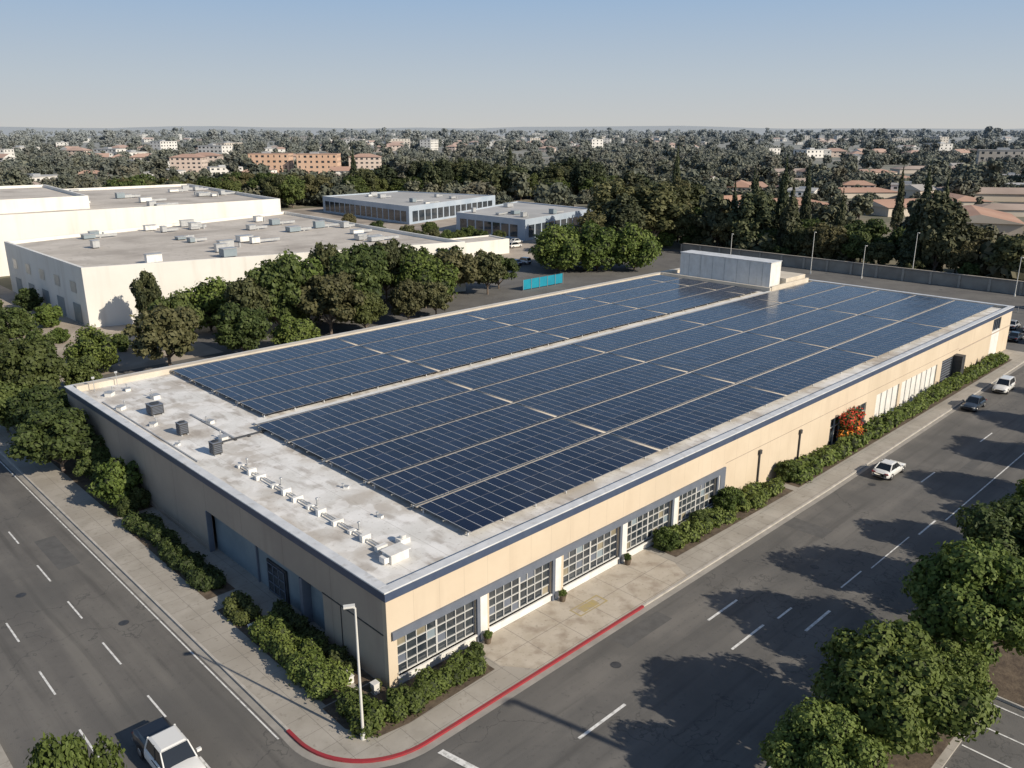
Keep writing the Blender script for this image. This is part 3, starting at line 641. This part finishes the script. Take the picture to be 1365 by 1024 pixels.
flatbld('storage_shed',[(118,132),(136,130),(138,140),(119,142)],4,creamw,gravelroof,0,.3)
b=MB();b.box(169.8,170.2,-80,96,0,2.6,fencem);b.box(169.6,170.4,-80,96,2.6,2.85,concrete)
for i in range(30): b.box(169.55,169.79,-78+i*6,-77.5+i*6,0,2.6,concrete)
b.obj('boundary_wall')
b=MB()
for i in range(60): b.tube((150,-60+i*2.4,0),(150,-60+i*2.4,1.2),.05,.05,galv,5)
for z in(.6,1.15): b.tube((150,-60,z),(150,82,z),.04,.04,galv,5)
b.obj('guard_rail')
b=MB();b.box(99,111.5,87.6,87.66,.2,2.3,teal)
for i in range(6): b.tube((99+i*2.5,87.5,0),(99+i*2.5,87.5,2.4),.05,.05,galv,6)
b.obj('teal_screen_fence')
def lamp(x,y,h,rot=0,z=.13,name='street_lamp',r=.09,tr_=.65):
    b=MB();b.tube((0,0,0),(0,0,.5),r*1.9,r*1.7,lampm,12);b.tube((0,0,.5),(0,0,h-.1),r,r*tr_,lampm,10)
    b.tube((0,0,h-.12),(-.3,0,h),r*.55,r*.5,lampm,8);b.box(-.62,.0,-.15,.15,h-.02,h+.09,lampm);b.box(-.55,-.1,-.11,.11,h-.05,h-.021,whitep)
    b.obj(name,loc=(x,y,z),rot=rot,bevel=.015)
lamp(-3.6,-2.4,8.5,math.radians(-30))
lamp(43.1,86.5,11.6,.5,0,r=.14)
for x,y,h in [(163.6,55.3,9.8),(170.8,34.7,10.8),(167.4,12.6,8),(160,75,8),(166,44,7.5),(155,3,8)]: lamp(x,y,h,1,0)
lamp(12.4,-39.5,20,.3,0,'light_mast',.24,.9)
def ubox(x,y,w,d,h,m=whitep):
    b=MB();b.box(-w/2,w/2,-d/2,d/2,0,h,m);b.box(-w/2-.03,w/2+.03,-d/2-.03,d/2+.03,h,h+.05,m);b.box(-w/2-.012,-w/2-.001,-d*.35,d*.35,.1,h-.1,galv);b.obj('utility_box',loc=(x,y,.13),bevel=.02)
ubox(-2.9,11.5,.5,1.0,.35);ubox(-1.4,2.6,.5,.9,.45);ubox(-.8,.4,.4,.4,.7)
for x in(7.6,15.0,22.6,29.6):
    b=MB();b.tube((0,0,0),(0,0,.45),.2,.28,mulch,10);b.tube((0,0,.45),(0,0,.5),.3,.3,mulch,10);b.obj('planter_pot',loc=(x,-.6,.13));place('potted_plant',bushM[0],x,-.6,.22,z=.55)

# ------------------------------------------------------------------ vehicles
def carpaint(n,c): return mat(n,c,.28,coat=.6,spec=.5)
cw=carpaint('car_paint_white',(.74,.74,.72));cd=carpaint('car_paint_dark',(.03,.04,.055));cs=carpaint('car_paint_silver',(.4,.41,.42));ck=carpaint('car_paint_black',(.012,.014,.02))
tyre=mat('tyre_rubber',(.02,.02,.02),.9);rim=mat('wheel_rim',(.45,.45,.46),.35,metal=.8);cglass=mat('car_glass',(.012,.016,.02),.05,spec=1.0)
headl=mat('headlamp_lens',(.7,.7,.68),.15);taill=mat('tail_lamp_lens',(.35,.01,.01),.2)
def loft(b,st,m):
    rings=[]
    for (x,w,zl,zb,cr) in st:
        h=zb-zl;rings.append([(x,-w*.86,zl),(x,-w*.98,zl+h*.18),(x,-w,zl+h*.5),(x,-w*.96,zl+h*.85),(x,-w*.84,zb),(x,-w*.4,zb+cr),(x,w*.4,zb+cr),(x,w*.84,zb),(x,w*.96,zl+h*.85),(x,w,zl+h*.5),(x,w*.98,zl+h*.18),(x,w*.86,zl)])
    n=12;vs=[p for r_ in rings for p in r_];fs=[]
    for i in range(len(rings)-1):
        for j in range(n): fs.append((i*n+j,(i+1)*n+j,(i+1)*n+(j+1)%n,i*n+(j+1)%n)[::-1])
    fs.append(tuple(range(n)));fs.append(tuple((len(rings)-1)*n+j for j in range(n))[::-1])
    b.mesh(vs,fs,m,True)
def cabin(b,xf,xft,xrt,xr,wb,wt,zb,zt,paintm,pill=(.5,)):
    B=[(xf,-wb,zb),(xf,wb,zb),(xr,wb,zb),(xr,-wb,zb)];Tt=[(xft,-wt,zt),(xft,wt,zt),(xrt,wt,zt),(xrt,-wt,zt)]
    b.mesh(B+Tt,[(0,1,5,4),(1,2,6,5),(2,3,7,6),(3,0,4,7)],cglass)
    o=.03
    b.mesh([(xft+o,-wt-o,zt-.02),(xft+o,wt+o,zt-.02),(xrt-o,wt+o,zt-.02),(xrt-o,-wt-o,zt-.02),(xft-.12,-wt+.12,zt+.05),(xft-.12,wt-.12,zt+.05),(xrt+.12,wt-.12,zt+.05),(xrt+.12,-wt+.12,zt+.05)],[(4,5,6,7),(0,1,5,4),(1,2,6,5),(2,3,7,6),(3,0,4,7)],paintm)
    for s in(-1,1):
        b.tube((xf,s*wb,zb-.03),(xft,s*wt,zt),.05,.04,paintm,6);b.tube((xr,s*wb,zb-.03),(xrt,s*wt,zt),.07,.06,paintm,6)
        for t in pill: b.tube((xf+(xr-xf)*t,s*(wb+.005),zb-.02),(xft+(xrt-xft)*t,s*(wt+.01),zt),.04,.035,ck,6)
def wheels(b,xs,w,r_=.33):
    for x in xs:
        for s in(-1,1):
            b.tube((x,s*(w-.22),r_),(x,s*(w+.005),r_),r_,r_,tyre,20);b.tube((x,s*(w+.004),r_),(x,s*(w+.018),r_),r_*.62,r_*.58,rim,14)
            b.tube((x,s*(w-.3),r_+.02),(x,s*(w-.035),r_+.02),r_+.075,r_+.075,ck,20)
def sedan(name,x,y,ang,pm,L=4.6,suv=False):
    b=MB();w=.9;k=L/4.6
    zb=.95 if suv else .86
    st=[(2.3,.62,.34,.6,.02),(2.22,.78,.26,.68,.03),(1.9,.87,.22,.74 if not suv else .86,.04),(1.0,.9,.2,zb-.02,.05),(.2,.9,.2,zb+.03,.03),(-1.2,.9,.2,zb+.05,.03),(-1.9,.87,.22,zb+.02,.04),(-2.2,.8,.28,zb-.06,.03),(-2.28,.68,.36,.7,.02)]
    loft(b,[(a*k,b_,c,d_,e_) for a,b_,c,d_,e_ in st],pm)
    if suv: cabin(b,1.0*k,.35*k,-1.75*k,-2.1*k,.78,.64,zb,1.62,pm,(.35,.7))
    else: cabin(b,.95*k,.2*k,-1.05*k,-1.75*k,.76,.6,zb+.02,1.38,pm,(.42,))
    wheels(b,(1.42*k,-1.38*k),w)
    for s in(-1,1):
        b.box(2.1*k,2.27*k,s*.62-.16,s*.62+.16,.56,.68,headl);b.box(-2.27*k,-2.16*k,s*.62-.18,s*.62+.18,.66,.8,taill)
        b.box(.72*k,.88*k,s*.98-.1,s*.98+.1,zb+.02,zb+.14,pm)
    b.box(2.2*k,2.31*k,-.45,.45,.36,.52,ck);b.box(-2.3*k,-2.22*k,-.4,.4,.4,.52,ck)
    return b.obj(name,loc=(x,y,.02),rot=ang)
def pickup(name,x,y,ang):
    b=MB();w=.98
    loft(b,[(2.85,.7,.42,.78,.02),(2.76,.9,.36,.95,.03),(2.4,.97,.33,1.06,.05),(1.5,.98,.32,1.12,.05),(1.1,.98,.32,1.12,.02),(-1.02,.98,.33,1.13,.0)],cw)
    loft(b,[(-1.05,.98,.33,1.13,.0),(-2.5,.98,.34,1.14,.0),(-2.75,.95,.4,1.12,.0),(-2.85,.88,.5,1.05,.0)],ck)
    cabin(b,1.55,.85,-.75,-1.0,.86,.72,1.1,1.82,cw,(.5,))
    b.mesh([(-1.08,-.86,1.15),(-2.78,-.86,1.15),(-2.78,.86,1.15),(-1.08,.86,1.15),(-1.12,-.7,1.3),(-2.6,-.7,1.26),(-2.6,.7,1.26),(-1.12,.7,1.3)],[(4,5,6,7),(0,1,5,4),(1,2,6,5),(2,3,7,6),(3,0,4,7)],ck)
    wheels(b,(1.85,-1.75),w,.4)
    for s in(-1,1):
        b.box(2.6,2.84,s*.72-.16,s*.72+.16,.78,.93,headl);b.box(-2.87,-2.74,s*.82-.08,s*.82+.08,.8,1.0,taill);b.box(1.2,1.36,s*1.1-.12,s*1.1+.12,1.14,1.3,cw)
        b.box(.05,1.2,s*.965-.02,s*.965+.02,.995,1.005,ck)
    b.box(2.72,2.88,-.5,.5,.6,.9,ck);b.box(2.7,2.95,-.92,.92,.42,.58,rim);b.box(-2.95,-2.8,-.92,.92,.45,.6,rim)
    return b.obj(name,loc=(x,y,.02),rot=ang)
pickup('pickup_truck',-12.2,3.2,math.radians(-90))
sedan('white_car',55.8,-7.4,math.radians(0),cw,4.5)
sedan('dark_car',84,-6.2,math.radians(180),cd,4.5)
sedan('white_car',94.6,-6.5,math.radians(182),cw,4.6,True)
cols=[cw,cs,cd,cw,ck,cs,cw,cs]
for i in range(7): sedan('parked_car',126+(i%2)*.4+ (i//4)*9,7-(i%4)*3.0,math.radians(3),cols[i],4.6,i%3==0)
for i in range(3): sedan('parked_car',157,6-i*6.4,0,cols[(i*3)%8],4.6,i%2==0)
for i in range(7): sedan('parked_car',107+i*3.1,114,math.radians(90),cols[(i*5)%8],4.6,i%2==0)
for i in range(6): sedan('parked_car',145+(i%2)*7,124+i*6.5,math.radians(0),cols[(i*5+1)%8],4.6,i%2==0)

# ------------------------------------------------------------------ distant town
def housemesh(name,w,d,h,rh,wm,rm,storeys=1,gable=True,win=True):
    b=MB();b.box(-w/2,w/2,-d/2,d/2,0,h,wm)
    e=.7
    if rh>0:
        A=[(-w/2-e,-d/2-e,h),(w/2+e,-d/2-e,h),(w/2+e,d/2+e,h),(-w/2-e,d/2+e,h)]
        k=w/2+e if gable else max(w/2-d/2,.5)
        R=[(-k,0,h+rh),(k,0,h+rh)]
        b.mesh(A+R,[(0,1,5,4),(2,3,4,5)],rm);b.mesh(A+R,[(1,2,5),(3,0,4)],wm if gable else rm)
    else:
        b.box(-w/2-.2,w/2+.2,-d/2-.2,d/2+.2,h,h+.35,rm);b.box(-w*.2,0,-d*.2,d*.1,h+.35,h+1.6,galv)
    if win:
      rw=random.Random(name)
      for s in range(storeys):
        z=s*(h/storeys)+h/storeys*.35;zz=z+h/storeys*.42
        n=max(2,int(w/4))
        for i in range(n):
            x=-w/2+(i+.5)*w/n;q=rw.uniform(.4,1.1)
            for yy in(-d/2-.02,d/2+.02): b.face([(x-q,yy,z),(x+q,yy,z),(x+q,yy,zz),(x-q,yy,zz)],glassd)
        n=max(2,int(d/4))
        for i in range(n):
            y=-d/2+(i+.5)*d/n
            for xx in(-w/2-.02,w/2+.02): b.face([(xx,y-.7,z),(xx,y+.7,z),(xx,y+.7,zz),(xx,y-.7,zz)],glassd)
    return b.data(name)
HM=[housemesh('h0',14,10,5,2.6,wh,tc1,2),housemesh('h1',18,11,3.6,2.4,whb,tc2,1,False),housemesh('h2',16,12,5,0,wh,grr,2),housemesh('h3',20,12,5,2.6,pinkw,tc1,2,False),housemesh('h4',26,14,6,0,wh,greyroof,2),housemesh('h5',13,10,4.5,2.4,whb,grr,1),housemesh('h6',15,10,4,2.2,wh,tc1,1,False),housemesh('h7',24,14,12,0,wh,greyroof,4),housemesh('h8',34,14,10,0,whb,grr,3)]
LR=[housemesh('l0',58,20,3.2,2.2,whb,tc2,1,False,False),housemesh('l1',42,18,3.2,2.2,whb,tc1,1,False,False),housemesh('l2',34,22,3.6,2.4,whb,tc1,1,True,False)]
occ=[];frn=[]
def putb(name,me,x,y,rot=0,r=12,s=1,front=0):
    o=bpy.data.objects.new(name,me);link(o);o.location=(x,y,0);o.rotation_euler=(0,0,rot);o.scale=(s,s,s);occ.append((x,y,r));frn.append(front)
AP=housemesh('ap',30,16,15,0,orw,tc1,4);AP2=housemesh('ap2',24,16,12,2.5,pinkw,tc1,4,False)
for x,y,m,rz in [(300,560,AP,-.75),(322,528,AP,-.75),(262,620,AP2,-.7),(330,590,AP2,-.7),(290,650,AP2,-.7),(365,530,AP2,-.7)]: putb('apartment_block',m,x,y,rz,20,1,1.5)
hr=random.Random(21)
for x,y,k,rz in [(449,199,0,-.5),(513,180,1,-.4),(431,99,0,-.9),(331,99,2,-.6),(400,150,1,-.7),(470,140,2,.6),(540,120,0,-.8),(600,230,1,-.5),(360,60,0,-.9),(450,50,2,.7),(300,140,1,-.6),(560,280,0,-.5),(640,150,0,-.8),(330,20,0,-1.0),(420,-10,0,-1),(290,60,2,.5),(680,215,0,-.8),(380,210,2,-.6),(490,240,1,.8),(390,100,1,.6)]:
    putb('tile_roof_building',LR[k],x,y,rz+hr.uniform(-.15,.15),18,hr.uniform(.8,1.15),1.3)
cam=(-24.7,-36.1)
for i in range(900):
    D=330+3000*hr.random()**1.2;th=math.radians(hr.uniform(3,86));x=cam[0]+D*math.cos(th);y=cam[1]+D*math.sin(th)
    if x<260 and y<330: continue
    if x<420 and y<420 and hr.random()<.6: continue
    if any((x-a)**2+(y-c)**2<(r_+8)**2 for a,c,r_ in occ): continue
    if math.sin(x/140)+math.sin(y/170+1)<-.1: continue
    k=hr.choice([0,1,1,2,3,3,5,6,6,0,4,4] if D<900 else [0,1,3,6,2,4,4,7,8,0,3])
    putb('house' if k<7 else 'apartment_block',HM[k],x,y,hr.choice([-.7,.85])+hr.uniform(-.5,.5),10 if k<7 else 16,hr.uniform(.8,1.2)*(1 if D<900 else 1.3),2.0 if hr.random()<.7 else 0)
for x,y,k in [(60,330,4),(20,350,2),(-5,330,4),(5,380,3),(40,420,4)]: putb('house',HM[k],x,y,.2,14,1.1,1.5)
def inst_mass(name,proto,pts):
    V=[];Q=[]
    for i,(x,y,s) in enumerate(pts):
        a=hr.uniform(0,6.28);q=s*.5
        for k in range(4):
            t=a+math.pi/4+k*math.pi/2;V.append((x+math.cos(t)*q*1.414,y+math.sin(t)*q*1.414,-.2))
        Q.append((4*i,4*i+1,4*i+2,4*i+3))
    me=npmesh(name,np.array(V),np.array(Q),np.zeros(len(Q)),[core])
    o=link(bpy.data.objects.new(name,me));o.instance_type='FACES';o.use_instance_faces_scale=True;o.instance_faces_scale=1.0
    o.show_instancer_for_render=False;o.show_instancer_for_viewport=False
    c=bpy.data.objects.new('tree',proto);link(c,o);return o
pts=[[] for _ in range(5)]
def blocked(x,y):
    if x<175 and y<120 and x>-18: return True
    if x<0 and y<200: return True
    if 118<x<172 and y<60: return True
    if -32<x<110 and 110<y<280: return True
    if 95<x<225 and 118<y<290: return True
    if x<-4 and x>-26: return True
    for (a,c,r_),f in zip(occ,frn):
        dx,dy=a-x,c-y
        if abs(dx)<r_*.75 and abs(dy)<r_*.75: return True
        if f and 0<dx<r_*f and 0<dy<r_*f and abs(dx-dy)<r_*.8: return True
    return False
def scat(n,D0,D1,s0,s1,pw=1.0,cl=-1.0):
    c=0
    while c<n:
        D=D0+(D1-D0)*hr.random()**pw;th=math.radians(hr.uniform(-4,94));x=cam[0]+D*math.cos(th);y=cam[1]+D*math.sin(th);c+=1
        if blocked(x,y): continue
        if math.sin(x/90+y/60)+math.sin(y/75-x/130)+hr.uniform(-.8,.8)<cl: continue
        q=hr.uniform(0,1)**1.6
        pts[hr.choice([0,0,1,1,2,2,3,4])].append((x,y,s0+(s1-s0)*q))
scat(1150,190,560,.4,1.25,.8,-1.2);scat(1900,480,1100,.45,1.4,1,-.8);scat(2200,1000,2600,.6,1.9,1,-.6);scat(2800,2300,8500,1.2,3.0,1.2,-.6)
for i in range(5): inst_mass('distant_trees',farT[i],pts[i])

# ------------------------------------------------------------------ light, sky, camera
az=Vector((.22,-.975));az.normalize();el=math.radians(30)
w=bpy.data.worlds.new('World');scene.world=w;w.use_nodes=True;nt=w.node_tree;N=nt.nodes;K=nt.links
bg=N['Background'];sky=N.new('ShaderNodeTexSky');sky.sky_type='NISHITA';sky.sun_disc=False;sky.sun_elevation=el
sky.sun_rotation=math.atan2(az.x,az.y);sky.dust_density=.6;sky.air_density=1.0;sky.ozone_density=1.5;sky.altitude=50
tcn=N.new('ShaderNodeTexCoord');sp=N.new('ShaderNodeSeparateXYZ');K.new(tcn.outputs['Generated'],sp.inputs[0])
rp=N.new('ShaderNodeValToRGB');e=rp.color_ramp.elements;e[0].position=0;e[0].color=(.57,.57,.555,1);e[1].position=.18;e[1].color=(.25,.42,.66,1)
x_=e.new(.05);x_.color=(.49,.55,.60,1)
K.new(sp.outputs['Z'],rp.inputs['Fac'])
sc=N.new('ShaderNodeVectorMath');sc.operation='SCALE';sc.inputs['Scale'].default_value=10.0;K.new(rp.outputs['Color'],sc.inputs[0])
mr=N.new('ShaderNodeMapRange');mr.interpolation_type='SMOOTHSTEP';mr.inputs['From Min'].default_value=.16;mr.inputs['From Max'].default_value=.5;mr.inputs['To Min'].default_value=1;mr.inputs['To Max'].default_value=0
K.new(sp.outputs['Z'],mr.inputs['Value'])
mx=N.new('ShaderNodeMix');mx.data_type='RGBA';K.new(mr.outputs['Result'],mx.inputs['Factor']);K.new(sky.outputs[0],mx.inputs['A']);K.new(sc.outputs[0],mx.inputs['B'])
K.new(mx.outputs['Result'],bg.inputs[0]);bg.inputs[1].default_value=.1
sl=bpy.data.lights.new('sun','SUN');sl.energy=5.0;sl.angle=math.radians(.5);sl.color=(1,.89,.73)
so=link(bpy.data.objects.new('sun',sl));dirv=Vector((az.x*math.cos(el),az.y*math.cos(el),math.sin(el)));so.rotation_euler=dirv.to_track_quat('Z','Y').to_euler();so.location=(0,0,60)
cd_=bpy.data.cameras.new('camera');cd_.sensor_width=36;cd_.lens=1106/1365*36;cd_.clip_end=40000;cd_.clip_start=.5
co=link(bpy.data.objects.new('camera',cd_));co.location=(-24.71,-36.10,33);co.rotation_euler=(math.radians(90-17.09),0,math.radians(-44.24));scene.camera=co
scene.view_settings.view_transform='Standard';scene.view_settings.look='None';scene.view_settings.exposure=0
